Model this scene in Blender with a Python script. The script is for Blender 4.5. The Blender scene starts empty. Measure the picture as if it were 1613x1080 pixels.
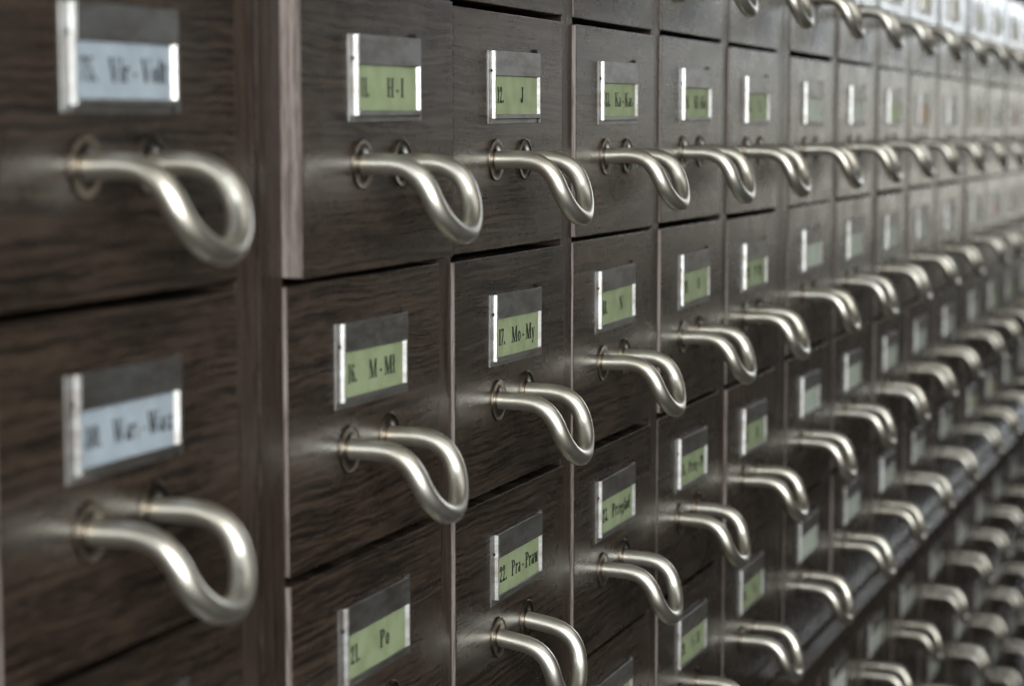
import bpy, bmesh, math, random
from mathutils import Vector, Euler
sc = bpy.context.scene
COL = sc.collection
U = 0.17                       # one drawer pitch in metres
rnd = random.Random(7)

# ------------------------------------------------------------------ camera
cam_d = bpy.data.cameras.new('camera'); cam = bpy.data.objects.new('camera', cam_d); COL.objects.link(cam)
sc.camera = cam
cam.location = (-4.3238*U, -2.0726*U, 0.3363*U)
YAW, PIT = 0.34363, 0.09740
dv = Vector((math.cos(YAW)*math.cos(PIT), math.sin(YAW)*math.cos(PIT), -math.sin(PIT)))
cam.rotation_euler = dv.to_track_quat('-Z', 'Y').to_euler()
cam_d.sensor_width = 36; cam_d.lens = 36*3417/1613
cam_d.clip_start = 0.02; cam_d.clip_end = 200
cam_d.dof.use_dof = True
cam_d.dof.focus_distance = 6.25*U
cam_d.dof.aperture_fstop = 10.2
cam_d.dof.aperture_blades = 0

# ------------------------------------------------------------------ world and lamps
w = bpy.data.worlds.new('World'); sc.world = w; w.use_nodes = True
w.node_tree.nodes['Background'].inputs[0].default_value = (1.0, 0.90, 0.76, 1)
w.node_tree.nodes['Background'].inputs[1].default_value = 0.018

def area(name, loc, target, sx, sy, power, col):
    l = bpy.data.lights.new(name, 'AREA'); l.shape = 'RECTANGLE'; l.size = sx; l.size_y = sy
    l.energy = power; l.color = col
    o = bpy.data.objects.new(name, l); COL.objects.link(o); o.location = loc
    o.rotation_euler = (Vector(target)-Vector(loc)).to_track_quat('-Z', 'Y').to_euler()
    return o
# daylight window at the far end of the aisle and the pale end wall lit around it
area('far_window', (11.0, -0.85, 1.50), (0, -0.85, 0.9), 1.5, 2.0, 50, (0.78, 0.88, 1.0))
area('far_daylight', (11.5, -1.40, 1.05), (0, -1.1, 0.5), 2.3, 3.2, 38, (1.0, 0.98, 0.86))
# tall window behind the photographer
nw = area('near_window', (-2.1, -1.35, 0.62), (-0.4, 0, 0.22), 2.0, 1.0, 20, (0.96, 1.0, 0.97))
nw.data.spread = math.radians(76)
# added soft fill lamp across the aisle, evens light on handles and cards
area('side_fill', (-1.5, -3.0, 1.1), (0.0, 0, 0.1), 3.0, 2.0, 20, (1.0, 0.98, 0.93))
# ceiling light over the aisle
area('ceiling_light', (0.5, -1.5, 2.0), (1.0, -0.2, 0), 2.6, 0.5, 6, (1.0, 0.96, 0.88))

sc.view_settings.view_transform = 'Standard'; sc.view_settings.look = 'None'
sc.view_settings.gamma = 1; sc.view_settings.use_curve_mapping = False
sc.view_settings.exposure = 0.0

# ------------------------------------------------------------------ materials
def newmat(name):
    m = bpy.data.materials.new(name); m.use_nodes = True
    nt = m.node_tree; return m, nt, nt.nodes, nt.links, nt.nodes['Principled BSDF']
def ramp(N, L, fac, stops):
    r = N.new('ShaderNodeValToRGB')
    e = r.color_ramp.elements
    e[0].position, e[0].color = stops[0][0], (*stops[0][1], 1)
    e[1].position, e[1].color = stops[-1][0], (*stops[-1][1], 1)
    for p, c in stops[1:-1]:
        x = e.new(p); x.color = (*c, 1)
    L.new(fac, r.inputs[0]); return r
def mathn(N, L, op, a, b=None):
    n = N.new('ShaderNodeMath'); n.operation = op
    for i, x in enumerate((a, b)):
        if x is None: continue
        if isinstance(x, (int, float)): n.inputs[i].default_value = x
        else: L.new(x, n.inputs[i])
    return n.outputs[0]

def wood(name, dark, mid, light, vertical=False, rough=0.5, coat=1.0, bump=0.22):
    m, nt, N, L, B = newmat(name)
    tc = N.new('ShaderNodeTexCoord'); oi = N.new('ShaderNodeObjectInfo')
    off = N.new('ShaderNodeCombineXYZ')
    L.new(mathn(N, L, 'MULTIPLY', oi.outputs['Random'], 37.0), off.inputs[0])
    L.new(mathn(N, L, 'MULTIPLY', oi.outputs['Random'], 91.0), off.inputs[2])
    add = N.new('ShaderNodeVectorMath'); L.new(tc.outputs['Object'], add.inputs[0]); L.new(off.outputs[0], add.inputs[1])
    mp = N.new('ShaderNodeMapping'); L.new(add.outputs[0], mp.inputs[0])
    if vertical == 'side': mp.inputs['Rotation'].default_value = (math.pi/2, 0, 0)
    elif vertical: mp.inputs['Rotation'].default_value = (0, math.pi/2, 0)
    V = mp.outputs[0]
    def noise(scale, det, rg, dist=0, vec=None):
        q = N.new('ShaderNodeMapping'); L.new(vec or V, q.inputs[0]); q.inputs['Scale'].default_value = scale
        n = N.new('ShaderNodeTexNoise'); L.new(q.outputs[0], n.inputs['Vector'])
        n.inputs['Scale'].default_value = 1; n.inputs['Detail'].default_value = det
        n.inputs['Roughness'].default_value = rg; n.inputs['Distortion'].default_value = dist
        return n.outputs[0]
    # slow wander of the grain lines
    wav = noise((17, 17, 44), 3, .5)
    sh = N.new('ShaderNodeCombineXYZ'); L.new(mathn(N, L, 'MULTIPLY', wav, 0.0075), sh.inputs[2])
    v2 = N.new('ShaderNodeVectorMath'); L.new(V, v2.inputs[0]); L.new(sh.outputs[0], v2.inputs[1])
    V2 = v2.outputs[0]
    band = noise((13, 13, 600), 4, .66, 0.1, V2)       # 3 mm growth bands
    fine = noise((80, 80, 1500), 3, .7, 0, V2)        # pores
    big = noise((5, 5, 22), 2, .5, 0.6, V)
    s = mathn(N, L, 'ADD', mathn(N, L, 'MULTIPLY', band, .56), mathn(N, L, 'MULTIPLY', fine, .32))
    s = mathn(N, L, 'ADD', s, mathn(N, L, 'MULTIPLY', big, .12))
    r = ramp(N, L, s, [(.435, dark), (.49, mid), (.555, light)])
    hsv = N.new('ShaderNodeHueSaturation'); L.new(r.outputs[0], hsv.inputs['Color'])
    L.new(mathn(N, L, 'ADD', mathn(N, L, 'MULTIPLY', oi.outputs['Random'], .28), .86), hsv.inputs['Value'])
    L.new(hsv.outputs[0], B.inputs['Base Color'])
    L.new(mathn(N, L, 'ADD', mathn(N, L, 'MULTIPLY', s, -.25), rough+.12), B.inputs['Roughness'])
    B.inputs['Coat Weight'].default_value = coat
    B.inputs['Specular IOR Level'].default_value = .12
    smear = noise((30, 30, 40), 3, .6)
    L.new(mathn(N, L, 'ADD', mathn(N, L, 'MULTIPLY', smear, .26), .15), B.inputs['Coat Roughness'])
    bp = N.new('ShaderNodeBump'); bp.inputs['Strength'].default_value = bump; bp.inputs['Distance'].default_value = 0.0004
    L.new(s, bp.inputs['Height']); L.new(bp.outputs[0], B.inputs['Normal']); L.new(bp.outputs[0], B.inputs['Coat Normal'])
    return m
M_front = wood('oak_front', (.0075, .0052, .0042), (.028, .0185, .0132), (.057, .0385, .0275))
M_frame = wood('oak_frame', (.018, .0115, .009), (.036, .024, .019), (.058, .041, .033), vertical=True, coat=.7)
M_rail = wood('oak_rail', (.018, .0115, .009), (.034, .024, .019), (.055, .041, .033), coat=1.0)
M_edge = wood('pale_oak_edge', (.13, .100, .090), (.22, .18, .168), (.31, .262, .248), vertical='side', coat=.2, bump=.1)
M_inner = wood('unfinished_inner_wood', (.02, .014, .01), (.04, .028, .02), (.06, .045, .03), coat=0)

def metal(name, col, rough, stain, scale=60, sc2=(1, 1, 1), lo=.12, bump=0.0):
    m, nt, N, L, B = newmat(name)
    tc = N.new('ShaderNodeTexCoord'); oi = N.new('ShaderNodeObjectInfo')
    add = N.new('ShaderNodeVectorMath'); L.new(tc.outputs['Object'], add.inputs[0])
    cb = N.new('ShaderNodeCombineXYZ'); L.new(mathn(N, L, 'MULTIPLY', oi.outputs['Random'], 13.0), cb.inputs[0]); L.new(cb.outputs[0], add.inputs[1])
    q = N.new('ShaderNodeMapping'); L.new(add.outputs[0], q.inputs[0]); q.inputs['Scale'].default_value = sc2
    n = N.new('ShaderNodeTexNoise'); L.new(q.outputs[0], n.inputs['Vector']); n.inputs['Scale'].default_value = scale
    n.inputs['Detail'].default_value = 4; n.inputs['Roughness'].default_value = .62
    r = ramp(N, L, n.outputs[0], [(.36, stain), (.58, col)])
    L.new(r.outputs[0], B.inputs['Base Color']); B.inputs['Metallic'].default_value = 1
    n2 = N.new('ShaderNodeTexNoise'); L.new(q.outputs[0], n2.inputs['Vector']); n2.inputs['Scale'].default_value = scale*6
    n2.inputs['Detail'].default_value = 3
    L.new(mathn(N, L, 'ADD', mathn(N, L, 'MULTIPLY', n2.outputs[0], lo), rough-lo/2), B.inputs['Roughness'])
    if bump:
        bp = N.new('ShaderNodeBump'); bp.inputs['Strength'].default_value = bump; bp.inputs['Distance'].default_value = .0003
        L.new(n2.outputs[0], bp.inputs['Height']); L.new(bp.outputs[0], B.inputs['Normal'])
    return m
M_handle = metal('worn_nickel', (.92, .89, .82), .41, (.80, .74, .64), 30, lo=.10, bump=.0)
M_flange = metal('flange_nickel', (.20, .17, .14), .34, (.12, .10, .08), 120)
M_holder = metal('holder_steel', (.60, .60, .60), .42, (.42, .38, .36), 40, (1, 1, 3), lo=.2, bump=.1)
M_nail, *_r = newmat('dark_nail'); _r[-1].inputs['Base Color'].default_value = (.02, .02, .022, 1); _r[-1].inputs['Roughness'].default_value = .5; _r[-1].inputs['Metallic'].default_value = .6

def paper(name, col, stain):
    m, nt, N, L, B = newmat(name)
    tc = N.new('ShaderNodeTexCoord'); oi = N.new('ShaderNodeObjectInfo')
    cb = N.new('ShaderNodeCombineXYZ'); L.new(mathn(N, L, 'MULTIPLY', oi.outputs['Random'], 9.0), cb.inputs[0])
    add = N.new('ShaderNodeVectorMath'); L.new(tc.outputs['Object'], add.inputs[0]); L.new(cb.outputs[0], add.inputs[1])
    n = N.new('ShaderNodeTexNoise'); L.new(add.outputs[0], n.inputs['Vector']); n.inputs['Scale'].default_value = 70
    n.inputs['Detail'].default_value = 4
    r = ramp(N, L, n.outputs[0], [(.34, stain), (.6, col)])
    L.new(r.outputs[0], B.inputs['Base Color']); B.inputs['Roughness'].default_value = .75
    B.inputs['Coat Weight'].default_value = .15; B.inputs['Coat Roughness'].default_value = .25
    return m
PAPER = {'green': paper('green_card', (.32, .38, .225), (.25, .30, .165)),
         'white': paper('white_card', (.40, .46, .53), (.32, .37, .43)),
         'pale': paper('pale_card', (.60, .66, .58), (.48, .54, .47)),
         'ivory': paper('ivory_card', (.80, .82, .78), (.66, .68, .64)),
         'cream': paper('cream_card', (.80, .72, .52), (.62, .56, .40)),
         'peach': paper('peach_card', (.80, .56, .42), (.64, .44, .33)),
         'mint': paper('mint_card', (.58, .70, .42), (.46, .56, .34))}
M_ink, *_r = newmat('black_ink'); _r[-1].inputs['Base Color'].default_value = (.012, .013, .012, 1); _r[-1].inputs['Roughness'].default_value = .7

# ------------------------------------------------------------------ mesh helpers (coordinates in drawer units)
def box(bm, x0, x1, y0, y1, z0, z1, mi=0):
    vs = [bm.verts.new((x*U, y*U, z*U)) for x in (x0, x1) for y in (y0, y1) for z in (z0, z1)]
    F = [(0, 1, 3, 2), (4, 6, 7, 5), (0, 4, 5, 1), (2, 3, 7, 6), (0, 2, 6, 4), (1, 5, 7, 3)]
    out = []
    for f in F:
        g = bm.faces.new([vs[i] for i in f]); g.material_index = mi; out.append(g)
    return out                     # order: left, right, front(-y), back, bottom, top
def mesh(name, bm, mats, smooth=False, bevel=0, seg=2):
    if bevel:
        bmesh.ops.bevel(bm, geom=[e for e in bm.edges], offset=bevel*U, segments=seg, affect='EDGES', profile=.6)
    bmesh.ops.recalc_face_normals(bm, faces=bm.faces)
    me = bpy.data.meshes.new(name); bm.to_mesh(me); bm.free()
    for m in (mats if isinstance(mats, (list, tuple)) else [mats]): me.materials.append(m)
    if smooth:
        for p in me.polygons: p.use_smooth = True
    return me
def link(name, me, parent=None, loc=(0, 0, 0)):
    o = bpy.data.objects.new(name, me); COL.objects.link(o); o.parent = parent
    o.location = [c*U for c in loc]; return o
def empty(name, loc, label, cat, group=None):
    o = bpy.data.objects.new(name, None); COL.objects.link(o); o.location = [c*U for c in loc]
    o.empty_display_size = .02
    o['label'] = label; o['category'] = cat
    if group: o['group'] = group
    return o
def part(name, parent, boxes, mat, bevel=.004, base=(0, 0, 0)):
    bm = bmesh.new()
    for b in boxes: box(bm, *b)
    return link(name, mesh(name, bm, mat, bevel=bevel), parent, base)

# ------------------------------------------------------------------ layout measured from the photograph
R = 0.6699
MODS = [                                   # (left seam, right seam, [(column left, column right) ...])
    (-1.30, -.142, [(-1.150, -.246)]),
    (-.128, 4.950, [(-.006, .900), (1.012, 1.922), (2.035, 2.899), (3.011, 3.866), (3.985, 4.826)]),
    (4.966, 10.488, [(5.088, 6.000), (6.150, 7.056), (7.250, 8.096), (8.285, 9.185), (9.340, 10.393)]),
    (10.520, 16.000, [(10.640, 11.540), (11.660, 12.580), (12.700, 13.630), (13.750, 14.680), (14.800, 15.860)])]
ROWTOP = [2*R, R, 0, -R, -2*R]             # upper rows 0..4
BOT = -1.955                               # bottom of the last upper row
LTOP = -2.275                              # top of the first lower row
LBACK = .05                                # the lower cabinets stand a little further back

# ------------------------------------------------------------------ shared handle / flange / holder meshes
def catmull(P, n):
    P = [Vector(p) for p in P]; out = []
    Q = [P[0]*2-P[1]]+P+[P[-1]*2-P[-2]]
    for i in range(1, len(Q)-2):
        a, b, c, d = Q[i-1:i+3]
        for k in range(n):
            t = k/n
            out.append(.5*((2*b)+(c-a)*t+(2*a-5*b+4*c-d)*t*t+(3*b-a-3*c+d)*t**3))
    out.append(P[-1]); return out
half = [(.120, .02, 0), (.120, -.045, 0), (.120, -.085, -.001), (.120, -.118, -.008), (.120, -.147, -.026), (.118, -.168, -.054),
        (.111, -.182, -.088), (.092, -.193, -.119), (.062, -.202, -.144), (.030, -.208, -.158), (0, -.210, -.162)]
path = catmull([(-x, y, z) for x, y, z in half]+half[-2::-1], 4)
def tube(bm, pts, r, ns=18):
    rings = []; up = Vector((0, 0, 1)); prev = None
    for i, p in enumerate(pts):
        t = (pts[min(i+1, len(pts)-1)]-pts[max(i-1, 0)]).normalized()
        if prev is None: nrm = (up-t*up.dot(t)).normalized()
        else: nrm = (prev-t*prev.dot(t)).normalized()
        prev = nrm; b = t.cross(nrm)
        k = 1
        rings.append([bm.verts.new((p+(nrm*math.cos(a)+b*math.sin(a))*r*k)*U) for a in [2*math.pi*j/ns for j in range(ns)]])
    for a, b in zip(rings, rings[1:]):
        for j in range(ns): bm.faces.new((a[j], a[(j+1) % ns], b[(j+1) % ns], b[j]))
    bm.faces.new(rings[0]); bm.faces.new(rings[-1])
def lathe_y(bm, prof, ns=40):
    rings = []
    for r, y in prof:
        rings.append([bm.verts.new((r*math.cos(2*math.pi*j/ns)*U, y*U, r*math.sin(2*math.pi*j/ns)*U)) for j in range(ns)])
    for a, b in zip(rings, rings[1:]):
        for j in range(ns): bm.faces.new((a[j], a[(j+1) % ns], b[(j+1) % ns], b[j]))
    bm.faces.new(rings[-1])
bm = bmesh.new(); tube(bm, path, .0246); ME_handle = mesh('handle', bm, M_handle, smooth=True)
bm = bmesh.new()
lathe_y(bm, [(.058, .004), (.058, -.0035), (.0572, -.0048), (.0555, -.0050), (.0540, -.0042), (.030, -.0040), (.029, -.0050), (.0250, -.0052)])
ME_flange = mesh('flange', bm, M_flange, smooth=True)

HW, HH = .440, .200                        # holder size
def holder_mesh(seed):
    q = random.Random(seed); bm = bmesh.new()
    T = .0022
    # flat flange lying on the wood
    box(bm, 0, .025, -T, .001, -HH, 0)
    box(bm, .4045, HW, -T, .001, -HH, 0)
    box(bm, .0245, .4155, -T, .001, -HH, -HH+.013)
    D = .0125+q.uniform(-.001, .001)
    # sloping pressed walls of the frame, then the front: top plate and bottom lip
    def wall(xa, xb, th):
        z0, z1 = -HH+.0135, -.0005
        pts = [(xa, -T), (xb, -D), (xb+th, -D), (xa+th, -T)]
        A = [bm.verts.new((x*U, y*U, z0*U)) for x, y in pts]; B = [bm.verts.new((x*U, y*U, z1*U)) for x, y in pts]
        for k in range(4): bm.faces.new((A[k], A[(k+1) % 4], B[(k+1) % 4], B[k]))
        bm.faces.new(A); bm.faces.new(B)
    wall(.0255, .0295, .003); wall(.4005, .4085, .003)
    box(bm, .0325, .408, -D-.0005, -D+.0018, -.068, .0005)
    box(bm, .0325, .408, -D-.0005, -D+.0018, -HH+.014, -.174)
    box(bm, .0325, .408, -D+.0022, -T, -.0035, -.0012)
    bmesh.ops.bevel(bm, geom=list(bm.edges), offset=.0008*U, segments=1, affect='EDGES')
    for px, pz in ((.0235, -.055), (.418, -HH+.016), (.40, .006)):
        old_v = set(bm.verts); old_f = set(bm.faces)
        lathe_y(bm, [(.0052, .003), (.0052, -.0035), (.0035, -.0055)], 12)
        for v in set(bm.verts)-old_v: v.co.x += px*U; v.co.z += pz*U
        for f in set(bm.faces)-old_f: f.material_index = 1
    return mesh('label_holder', bm, [M_holder, M_nail])
ME_hold = [holder_mesh(s) for s in range(3)]
def card_mesh(kind):
    bm = bmesh.new(); n = 8
    top = [(0.030+.369*i/n, -.0045-.0018*math.sin(math.pi*i/n)) for i in range(n+1)]
    rows = [[bm.verts.new((x*U, y*U, z*U)) for x, y in top] for z in (-.012, -.182)]
    back = [[bm.verts.new((x*U, (y+.0012)*U, z*U)) for x, y in top] for z in (-.012, -.182)]
    for i in range(n):
        bm.faces.new((rows[0][i], rows[0][i+1], rows[1][i+1], rows[1][i]))
        bm.faces.new((back[0][i], back[0][i+1], back[1][i+1], back[1][i]))
        bm.faces.new((rows[0][i], rows[0][i+1], back[0][i+1], back[0][i]))
        bm.faces.new((rows[1][i], rows[1][i+1], back[1][i+1], back[1][i]))
    return mesh('card', bm, PAPER[kind])
ME_card = {k: card_mesh(k) for k in PAPER}

# ------------------------------------------------------------------ lettering: a small high-contrast roman drawn in strokes
S, T = .21, .055                          # thick and thin stroke, in cap heights
XH = .66
def g_v(x, y0, y1, w=S): return ('q', [(x-w/2, y0), (x+w/2, y0), (x+w/2, y1), (x-w/2, y1)])
def g_d(x0, y0, x1, y1, w): return ('q', [(x0-w/2, y0), (x0+w/2, y0), (x1+w/2, y1), (x1-w/2, y1)])
def g_h(x0, x1, y, t=T): return ('q', [(x0, y), (x1, y), (x1, y+t), (x0, y+t)])
def g_o(cx, cy, rx, ry, w=S, t=T, a0=0, a1=360):
    return ('o', (cx, cy, rx, ry, w, t, a0, a1))
def g_dot(cx, cy, r=.1): return ('o', (cx, cy, r, r, r, r, 0, 360))
def sf(x, y, w=.38): return g_h(x-w/2, x+w/2, y if y < .05 else y-T)
G = {
 'H': (.92, [g_v(.2, 0, 1), g_v(.72, 0, 1), g_h(.2, .72, .48), sf(.2, 0), sf(.2, 1), sf(.72, 0), sf(.72, 1)]),
 'I': (.42, [g_v(.21, 0, 1), sf(.21, 0), sf(.21, 1)]),
 'J': (.55, [g_v(.36, .2, 1), sf(.36, 1), g_o(.22, .2, .245, .2, S, T, 180, 360), g_dot(.1, .22)]),
 'K': (.92, [g_v(.2, 0, 1), sf(.2, 0), sf(.2, 1), g_d(.3, .45, .74, 1, .08), g_d(.72, 0, .42, .58, S), sf(.74, 0), sf(.72, 1)]),
 'L': (.74, [g_v(.2, 0, 1), sf(.2, 0), sf(.2, 1), g_h(.2, .68, 0), g_v(.66, 0, .32, T)]),
 'M': (1.12, [g_v(.16, 0, 1, .07), g_d(.52, 0, .22, 1, S), g_d(.54, 0, .84, 1, .08), g_v(.9, 0, 1, S), sf(.16, 0, .3), sf(.16, 1, .26), sf(.9, 0), sf(.92, 1, .3)]),
 'N': (.92, [g_v(.17, 0, 1, .07), g_d(.72, 0, .22, 1, S), g_v(.77, 0, 1, .07), sf(.17, 0, .3), sf(.2, 1, .3), sf(.77, 1, .3)]),
 'O': (.84, [g_o(.42, .5, .36, .5)]),
 'P': (.76, [g_v(.2, 0, 1), sf(.2, 0), sf(.2, 1), g_o(.34, .74, .34, .26, S, T, -90, 90), g_h(.2, .36, .48), g_h(.2, .36, 1-T)]),
 'R': (.86, [g_v(.2, 0, 1), sf(.2, 0), sf(.2, 1), g_o(.34, .75, .32, .25, S, T, -90, 90), g_h(.2, .36, .5), g_h(.2, .36, 1-T), g_d(.7, 0, .42, .52, S)]),
 'S': (.66, [g_o(.33, .74, .24, .26, .15, T, 60, 270), g_o(.33, .27, .26, .27, .17, T, -120, 90)]),
 'V': (.9, [g_d(.47, 0, .18, 1, S), g_d(.48, 0, .74, 1, .07), sf(.18, 1), sf(.74, 1, .28)]),
 'W': (1.3, [g_d(.42, 0, .16, 1, S), g_d(.43, 0, .64, 1, .07), g_d(.88, 0, .62, 1, S), g_d(.89, 0, 1.12, 1, .07), sf(.16, 1), sf(.62, 1, .3), sf(1.12, 1, .28)]),
 'F': (.72, [g_v(.2, 0, 1), sf(.2, 0), sf(.2, 1), g_h(.2, .64, 1-T), g_v(.62, .7, 1, T), g_h(.2, .5, .48)]),
 'G': (.84, [g_o(.42, .5, .36, .5, S, T, 40, 320), g_v(.68, .05, .42, .16)]),
 'a': (.58, [g_v(.42, .03, .48, .17), g_o(.28, .47, .2, .19, .15, T, 0, 150), g_o(.24, .2, .19, .2, .15, T), g_h(.42, .56, 0)]),
 'b': (.62, [g_v(.15, 0, 1, .17), g_o(.34, .33, .23, .33, .17, T)]),
 'd': (.62, [g_v(.46, 0, 1, .17), g_o(.28, .33, .23, .33, .17, T), g_h(.4, .58, 0)]),
 'e': (.54, [g_o(.28, .33, .23, .33, .17, T, 0, 320), g_h(.1, .5, .34)]),
 'g': (.58, [g_o(.26, .42, .19, .22, .15, T), g_o(.27, -.06, .23, .18, .13, T), g_v(.12, .1, .2, .1)]),
 'i': (.32, [g_v(.16, 0, XH, .17), g_h(.03, .3, 0), g_h(.03, .16, XH-T), g_dot(.16, .88)]),
 'l': (.32, [g_v(.16, 0, 1, .17), g_h(.03, .3, 0), g_h(.03, .16, 1-T)]),
 'ł': (.36, [g_v(.18, 0, 1, .17), g_h(.03, .33, 0), g_h(.03, .18, 1-T), ('q', [(.02, .42), (.34, .58), (.34, .68), (.02, .52)])]),
 'o': (.6, [g_o(.3, .33, .25, .33, .17, T)]),
 'r': (.48, [g_v(.15, 0, XH, .17), g_h(.02, .3, 0), g_h(.02, .15, XH-T), g_o(.32, .46, .17, .2, .1, T, 60, 180), g_dot(.38, .56, .09)]),
 's': (.48, [g_o(.24, .48, .16, .18, .11, T, 40, 270), g_o(.24, .17, .18, .17, .12, T, -140, 90)]),
 't': (.4, [g_v(.17, .06, .86, .16), g_h(.02, .36, XH-T), g_o(.27, .12, .17, .12, .12, T, 180, 330)]),
 'w': (.86, [g_d(.3, 0, .13, XH, .16), g_d(.31, 0, .44, XH, .06), g_d(.58, 0, .42, XH, .16), g_d(.6, 0, .73, XH, .06), g_h(.02, .24, XH-T), g_h(.64, .84, XH-T)]),
 'y': (.62, [g_d(.32, 0, .14, XH, .17), g_d(.22, -.28, .5, XH, .07), g_dot(.16, -.22, .08), g_h(.02, .26, XH-T), g_h(.4, .6, XH-T)]),
 'z': (.52, [g_h(.05, .46, XH-T), g_h(.05, .46, 0), g_d(.13, 0, .39, XH, .15), g_v(.07, .48, XH, .05), g_v(.45, 0, .2, .05)]),
 '0': (.6, [g_o(.3, .5, .25, .5, .18)]),
 '1': (.44, [g_v(.24, 0, 1, .18), g_h(.08, .4, 0), g_h(.08, .24, 1-.1)]),
 '2': (.58, [g_o(.28, .76, .22, .24, .15, T, -30, 180), g_d(.14, .05, .4, .62, .13), g_h(.06, .5, 0, .15), g_dot(.13, .72, .08)]),
 '3': (.56, [g_o(.27, .77, .2, .23, .15, T, -90, 160), g_o(.27, .28, .23, .28, .17, T, -160, 90), g_dot(.12, .22, .08)]),
 '4': (.6, [g_v(.4, 0, 1, .16), g_d(.09, .28, .37, 1, .06), g_h(.06, .56, .26), g_h(.26, .54, 0)]),
 '5': (.58, [g_h(.12, .48, .88, .12), g_v(.14, .5, 1, .06), g_o(.27, .3, .24, .3, .17, T, -150, 130), g_dot(.12, .2, .08)]),
 '6': (.6, [g_o(.3, .3, .24, .3, .16, T), g_o(.34, .5, .28, .5, .17, T, 95, 200), g_dot(.44, .86, .08)]),
 '7': (.56, [g_h(.06, .5, .86, .14), g_d(.2, 0, .46, .88, .13), g_v(.08, .72, 1, .05)]),
 '8': (.6, [g_o(.3, .75, .2, .25, .13, T), g_o(.3, .27, .25, .27, .16, T)]),
 '9': (.6, [g_o(.3, .7, .24, .3, .16, T), g_o(.26, .5, .28, .5, .17, T, -85, 20), g_dot(.15, .14, .08)]),
 '.': (.28, [g_dot(.13, .09)]), '-': (.44, [g_h(.08, .36, .27, .12)]), ' ': (.24, []),
}
G['ą'] = (.58, G['a'][1]+[('q', [(.44, -.02), (.52, -.02), (.44, -.22), (.56, -.22), (.36, -.22)][:4]), ])
def text_w(s, cw): return sum(G[c][0] for c in s)*cw
def put(bm, s, x, z, h, cw, y=-.0072):
    lay = 0
    for c in s:
        adv, items = G[c]
        for kind, d in items:
            lay += 1; yy = (y-.00002*(lay % 12))*U
            P = lambda a, b: bm.verts.new(((x+a*cw)*U, yy, (z+b*h)*U))
            if kind == 'q': bm.faces.new([P(*p) for p in d])
            else:
                cx, cy, rx, ry, w, t, a0, a1 = d
                n = max(8, int(abs(a1-a0)/15)); prev = None
                for i in range(n+1):
                    a = math.radians(a0+(a1-a0)*i/n); ca, sa = math.cos(a), math.sin(a)
                    o = (cx+rx*ca, cy+ry*sa); q = (cx+max(rx-w, 0)*ca, cy+max(ry-t, 0)*sa)
                    cur = (P(*o), P(*q))
                    if prev:
                        try: bm.faces.new((prev[0], cur[0], cur[1], prev[1]))
                        except ValueError: pass
                    prev = cur
        x += adv*cw
    return x
def lettering(num, name, parent, h=.045, cw=.046):
    """num starts at the left wall of the holder, name is centred in the window"""
    bm = bmesh.new(); bn = bmesh.new()
    put(bn, num, .056, -.143, h, .042)
    wd = text_w(name, cw); cx = .262
    if wd > .235: cw *= .235/wd; wd = .235
    x0 = max(cx-wd/2, .155)
    put(bm, name, x0, -.143, h, cw)
    return [link('card_number', mesh('card_number', bn, M_ink), parent)]+([link('lettering', mesh('lettering', bm, M_ink), parent)] if name else [])

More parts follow.
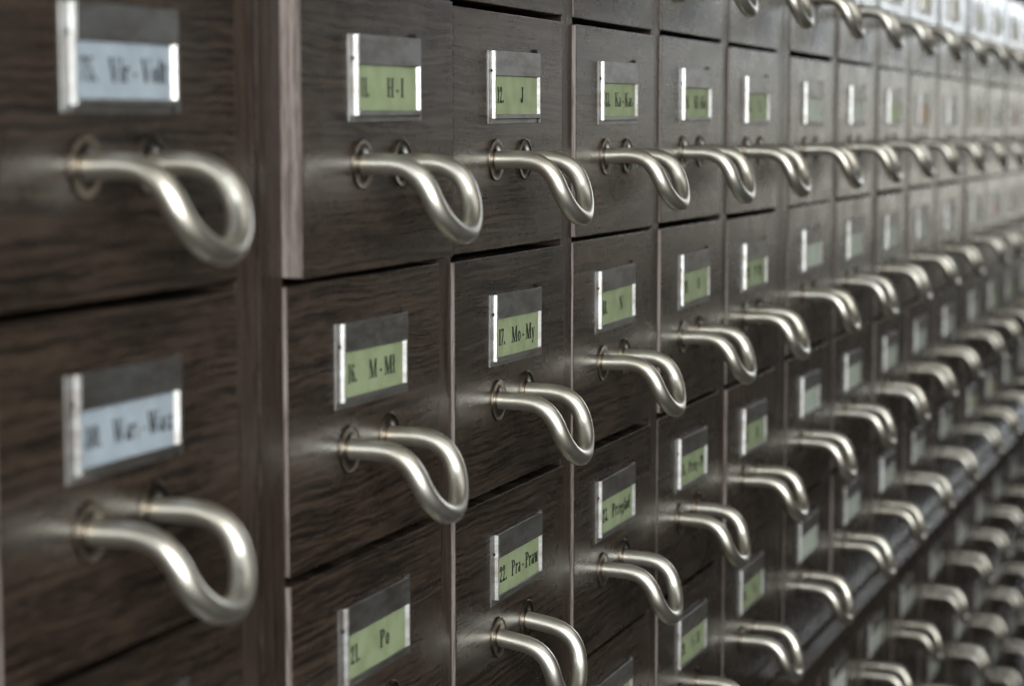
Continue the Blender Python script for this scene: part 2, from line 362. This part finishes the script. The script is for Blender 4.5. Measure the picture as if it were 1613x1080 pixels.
# ------------------------------------------------------------------ the cabinets
def seamname(i): return i
MLAB = [('dark oak card cabinet at the left edge, drawers with white cards', 'cabinet'),
        ('dark oak card cabinet holding the drawers with green cards', 'cabinet'),
        ('dark oak card cabinet right of the green-card cabinet, above the ledge', 'cabinet'),
        ('farthest dark oak card cabinet, pale and blurred at the right edge', 'cabinet')]
BLAB = [None, None, ('dark lower card cabinet under the ledge, nearer of the two', 'cabinet'),
        ('dark lower card cabinet under the ledge at the far right', 'cabinet')]
TOPZ = 2*R+.10
CAB = {}; BASE = {}
for mi, (a, b, cols) in enumerate(MODS):
    c = CAB[mi] = empty('card_cabinet', (a, 0, -2.07), *MLAB[mi], group='upper card cabinets')
    def P(name, boxes, mat, bevel=.004):
        return part(name, c, [(x0-a, x1-a, y0, y1, z0+2.07, z1+2.07) for x0, x1, y0, y1, z0, z1 in boxes], mat, bevel)
    edges = [a]
    for (l, r), (l2, r2) in zip(cols, cols[1:]): edges += [(r, l2)]
    gaps = [(a, cols[0][0]-.008)]+[(r+.008, l2-.008) for (l, r), (l2, r2) in zip(cols, cols[1:])]+[(cols[-1][1]+.008, b)]
    for x0, x1 in gaps:
        P('stile', [(x0, x1, .0045, 1.1, BOT-.012, TOPZ)], M_frame)
    P('top_rail', [(a, b, .004, 1.1, TOPZ+.001, TOPZ+.12)], M_rail)
    P('bottom_rail', [(a, b, .003, 1.1, -2.062, BOT-.014)], M_rail)
    P('back_panel', [(a, b, 1.101, 1.14, -2.06, TOPZ)], M_inner, 0)
    # lower cabinet with its ledge
    back = LBACK
    lab = BLAB[mi] or (('dark lower cabinet below the white-card drawers, mostly out of view', 'cabinet') if mi == 0 else ('dark lower cabinet below the green-card drawers, barely in view', 'cabinet'))
    d = BASE[mi] = empty('base_cabinet', (a, 0, -5.6), *lab, group='lower card cabinets')
    def Q(name, boxes, mat, bevel=.004):
        return part(name, d, [(x0-a, x1-a, y0, y1, z0+5.6, z1+5.6) for x0, x1, y0, y1, z0, z1 in boxes], mat, bevel)
    if mi >= 2:
        front = -.092 if mi == 2 else -.104
        Q('ledge', [(a+.006 if mi == 2 else a, b-.004, front, 1.1, -2.172, -2.076)], M_rail, .008)
        Q('ledge_moulding', [(a+.01, b-.01, front+.03, 1.1, -2.215, -2.174)], M_rail, .006)
    else:
        Q('ledge', [(a, b, .004, 1.1, -2.172, -2.080)], M_rail, .006)
    Q('top_rail', [(a, b, back+.004, 1.1, LTOP+.004, -2.217 if mi >= 2 else -2.174)], M_rail)
    for x0, x1 in gaps:
        Q('stile', [(x0, x1, back+.006, 1.1, -5.02, LTOP+.002)], M_frame)
    Q('bottom_rail', [(a, b, back+.003, 1.1, -5.6, -5.022)], M_rail)
    Q('back_panel', [(a, b, 1.101, 1.14, -5.58, LTOP)], M_inner, 0)

# ------------------------------------------------------------------ the drawers
def panel_mesh(wd, ht):
    bm = bmesh.new()
    fs = box(bm, 0, wd, 0, .115, -ht, 0)
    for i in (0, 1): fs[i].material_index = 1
    bmesh.ops.bevel(bm, geom=list(bm.edges), offset=.0028*U, segments=2, affect='EDGES', profile=.6)

    for b in ((.03, .07, .116, .95, -ht+.03, -.09), (wd-.07, wd-.03, .116, .95, -ht+.03, -.09), (.0705, wd-.0705, .116, .95, -ht+.03, -ht+.05)):
        for f in box(bm, *b): f.material_index = 2
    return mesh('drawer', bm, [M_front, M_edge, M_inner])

names = {  # (column, row): number, name, colour, what a person reads
 ('A', 1): ('75.', 'Vir - Volt'), ('A', 2): ('80.', 'Wars - Wasz'), ('A', 0): ('70.', ''), ('A', 3): ('85.', ''), ('A', 4): ('90.', ''),
 ('B', 0): ('6.', 'G'), ('B', 1): ('11.', 'H - I'), ('B', 2): ('16.', 'M - Mł'), ('B', 3): ('21.', 'Po'), ('B', 4): ('26.', 'S'),
 ('C', 0): ('7.', ''), ('C', 1): ('12.', 'J'), ('C', 2): ('17.', 'Mo - My'), ('C', 3): ('22.', 'Pra - Praw'), ('C', 4): ('27.', ''),
 ('D', 0): ('8.', ''), ('D', 1): ('13.', 'Ka - Kas'), ('D', 2): ('18.', 'N'), ('D', 3): ('23.', 'Przegląd'), ('D', 4): ('28.', ''),
 ('E', 0): ('9.', ''), ('E', 1): ('14.', 'Kl - Ko'), ('E', 2): ('19.', 'O'), ('E', 3): ('24.', 'Przeg - Ps'), ('E', 4): ('29.', 'S - Sł'),
 ('F', 0): ('10.', ''), ('F', 1): ('15.', 'L'), ('F', 2): ('20.', 'P - Pl'), ('F', 3): ('25.', 'R'), ('F', 4): ('30.', 'St'),
}
READ = {('A', 1): 'white card reading Vir - Volt', ('A', 2): 'white card reading Wars - Wasz',
        ('B', 1): 'green card reading 11. H - I, slightly pulled out', ('B', 2): 'green card reading M - Mł', ('B', 3): 'green card reading 21. Po',
        ('C', 1): 'green card reading 12. J', ('C', 2): 'green card reading Mo - My', ('C', 3): 'green card reading Pra - Praw',
        ('D', 2): 'green card reading 18. N', ('D', 3): 'green card reading Przegląd'}
ORD = ['first', 'second', 'third', 'fourth', 'fifth']
letters = 'ABCDEFGHIJKLMNOP'
colidx = 0
meshcache = {}
palette3 = {('G', 1): 'pale', ('H', 1): 'pale', ('I', 1): 'mint', ('J', 1): 'peach', ('K', 1): 'ivory',
            ('G', 0): 'pale', ('H', 0): 'mint', ('I', 0): 'green', ('J', 0): 'cream', ('K', 0): 'cream', ('J', 2): 'pale', ('K', 2): 'ivory'}
def get(kind, *k):
    key = (kind,)+tuple(round(x, 4) for x in k)
    if key not in meshcache: meshcache[key] = panel_mesh(*k)
    return meshcache[key]
proto = {}
for mi, (a, b, cols) in enumerate(MODS):
    for ci, (l, r) in enumerate(cols):
        L_ = letters[colidx]; colidx += 1
        wd = r-l; cxm = wd/2
        rows = [('u', i) for i in range(5)]+([('l', i) for i in range(4)] if mi >= 2 else [])
        for kind, ri in rows:
            if kind == 'u':
                zt = ROWTOP[ri]; ht = R-.0185 if ri < 4 else -2*R-BOT-.004
            else:
                zt = LTOP-ri*R; ht = R-.0185
            jz = rnd.uniform(-.0045, .0045)+(.014 if L_ == 'A' else 0); jy = rnd.choice([0, 0, 0, -.003, -.005, .002, -.002]); jx = rnd.uniform(-.003, .003)
            if (L_, ri, kind) == ('B', 1, 'u'): jy = -.042; jx = 0
            if (L_, ri, kind) in (('C', 2, 'u'), ('C', 3, 'u'), ('B', 3, 'u'), ('A', 3, 'u')): jy = -.005
            if L_ in 'BD' and ri == 2 and kind == 'u': jz = .003
            y0 = (0 if kind == 'u' else LBACK)+jy
            # card colour and the label
            if kind == 'l': colr = rnd.choice(['pale', 'ivory', 'pale'])
            elif L_ == 'A': colr = 'white'
            elif L_ in 'BCDEF': colr = 'green'
            elif L_ in 'GHIJK': colr = palette3.get((L_, ri), 'pale')
            else: colr = rnd.choice(['mint', 'peach', 'pale', 'mint', 'cream'])
            k = (L_, ri)
            cabword = {0: 'the left-edge cabinet', 1: 'the green-card cabinet', 2: 'the cabinet right of it with white cards', 3: 'the farthest blurred cabinet'}[mi]
            if kind == 'u' and k in READ:
                lab = 'dark oak card drawer, '+READ[k]
            elif kind == 'u' and mi == 0:
                lab = {0: 'topmost drawer of the left-edge cabinet, above Vir - Volt', 3: 'left-edge drawer directly below the Wars - Wasz drawer', 4: 'left-edge drawer two below the Wars - Wasz drawer'}[ri]
            elif kind == 'u' and mi == 1:
                above = {0: 'row above the J drawer', 1: 'row of the J drawer', 2: 'row of the Mo - My drawer', 3: 'row of the Przegląd drawer', 4: 'row below the Przegląd drawer'}[ri]
                lab = 'green-card oak drawer, %s column, %s' % (ORD[ci], above)
            elif kind == 'u':
                side = {2: 'third cabinet', 3: 'farthest cabinet'}[mi]
                above = {0: 'topmost row in view', 1: 'eye-level row', 2: 'third row above the ledge', 3: 'second row above the ledge', 4: 'row just above the ledge'}[ri]
                lab = '%s-card drawer in the %s, %s column, %s' % (colr, side, ORD[ci], above)
            else:
                side = {2: 'nearer', 3: 'farther'}[mi]
                lab = 'drawer under the ledge, %s lower cabinet, %s column, %s row down' % (side, ORD[ci], ORD[ri])
            par = (CAB if kind == 'u' else BASE)[mi]
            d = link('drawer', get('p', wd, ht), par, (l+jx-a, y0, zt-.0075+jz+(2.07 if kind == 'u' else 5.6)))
            d['label'] = lab
            off = -.004 if L_ != 'A' else .0
            hx = cxm-.006+rnd.uniform(-.004, .004)+off
            if L_ == 'A': hx -= .030
            hd = link('handle', ME_handle, d, (hx, 0, -.4055))
            if L_ == 'A': hd.scale = (1.0, 1.05, 1.0)
            hd.rotation_euler = (math.radians(rnd.uniform(-2.0, 2.0)*(.3 if L_ in 'AB' else 1)-(1.5 if L_ == 'A' else 0)), math.radians(rnd.uniform(-1.2, 1.2)), math.radians(rnd.uniform(-1.8, 1.8)))
            if kind == 'u' and k == ('C', 3): hd.rotation_euler = (math.radians(9), 0, 0)
            for sx in (-.12, .12): link('handle_plate', ME_flange, d, (hx+sx, -.0005, -.4055))
            hp = (cxm-.196+{'A': -.036, 'B': -.012, 'D': -.018}.get(L_, 0)+rnd.uniform(-.004, .004), -.0006, -.106+rnd.uniform(-.002, .002)); tilt = math.radians(rnd.uniform(-.7, .7))
            def on_holder(o):
                o.rotation_euler = (0, tilt, 0); return o
            on_holder(link('label_holder', rnd.choice(ME_hold), d, hp))
            on_holder(link('card', ME_card[colr], d, (hp[0], hp[1], hp[2]+rnd.uniform(-.002, .002)))).rotation_euler.y += math.radians(rnd.uniform(-.8, .8))
            if kind == 'u' and k in names:
                for lt in lettering(names[k][0], names[k][1], d): on_holder(lt).location = [c_*U for c_ in hp]
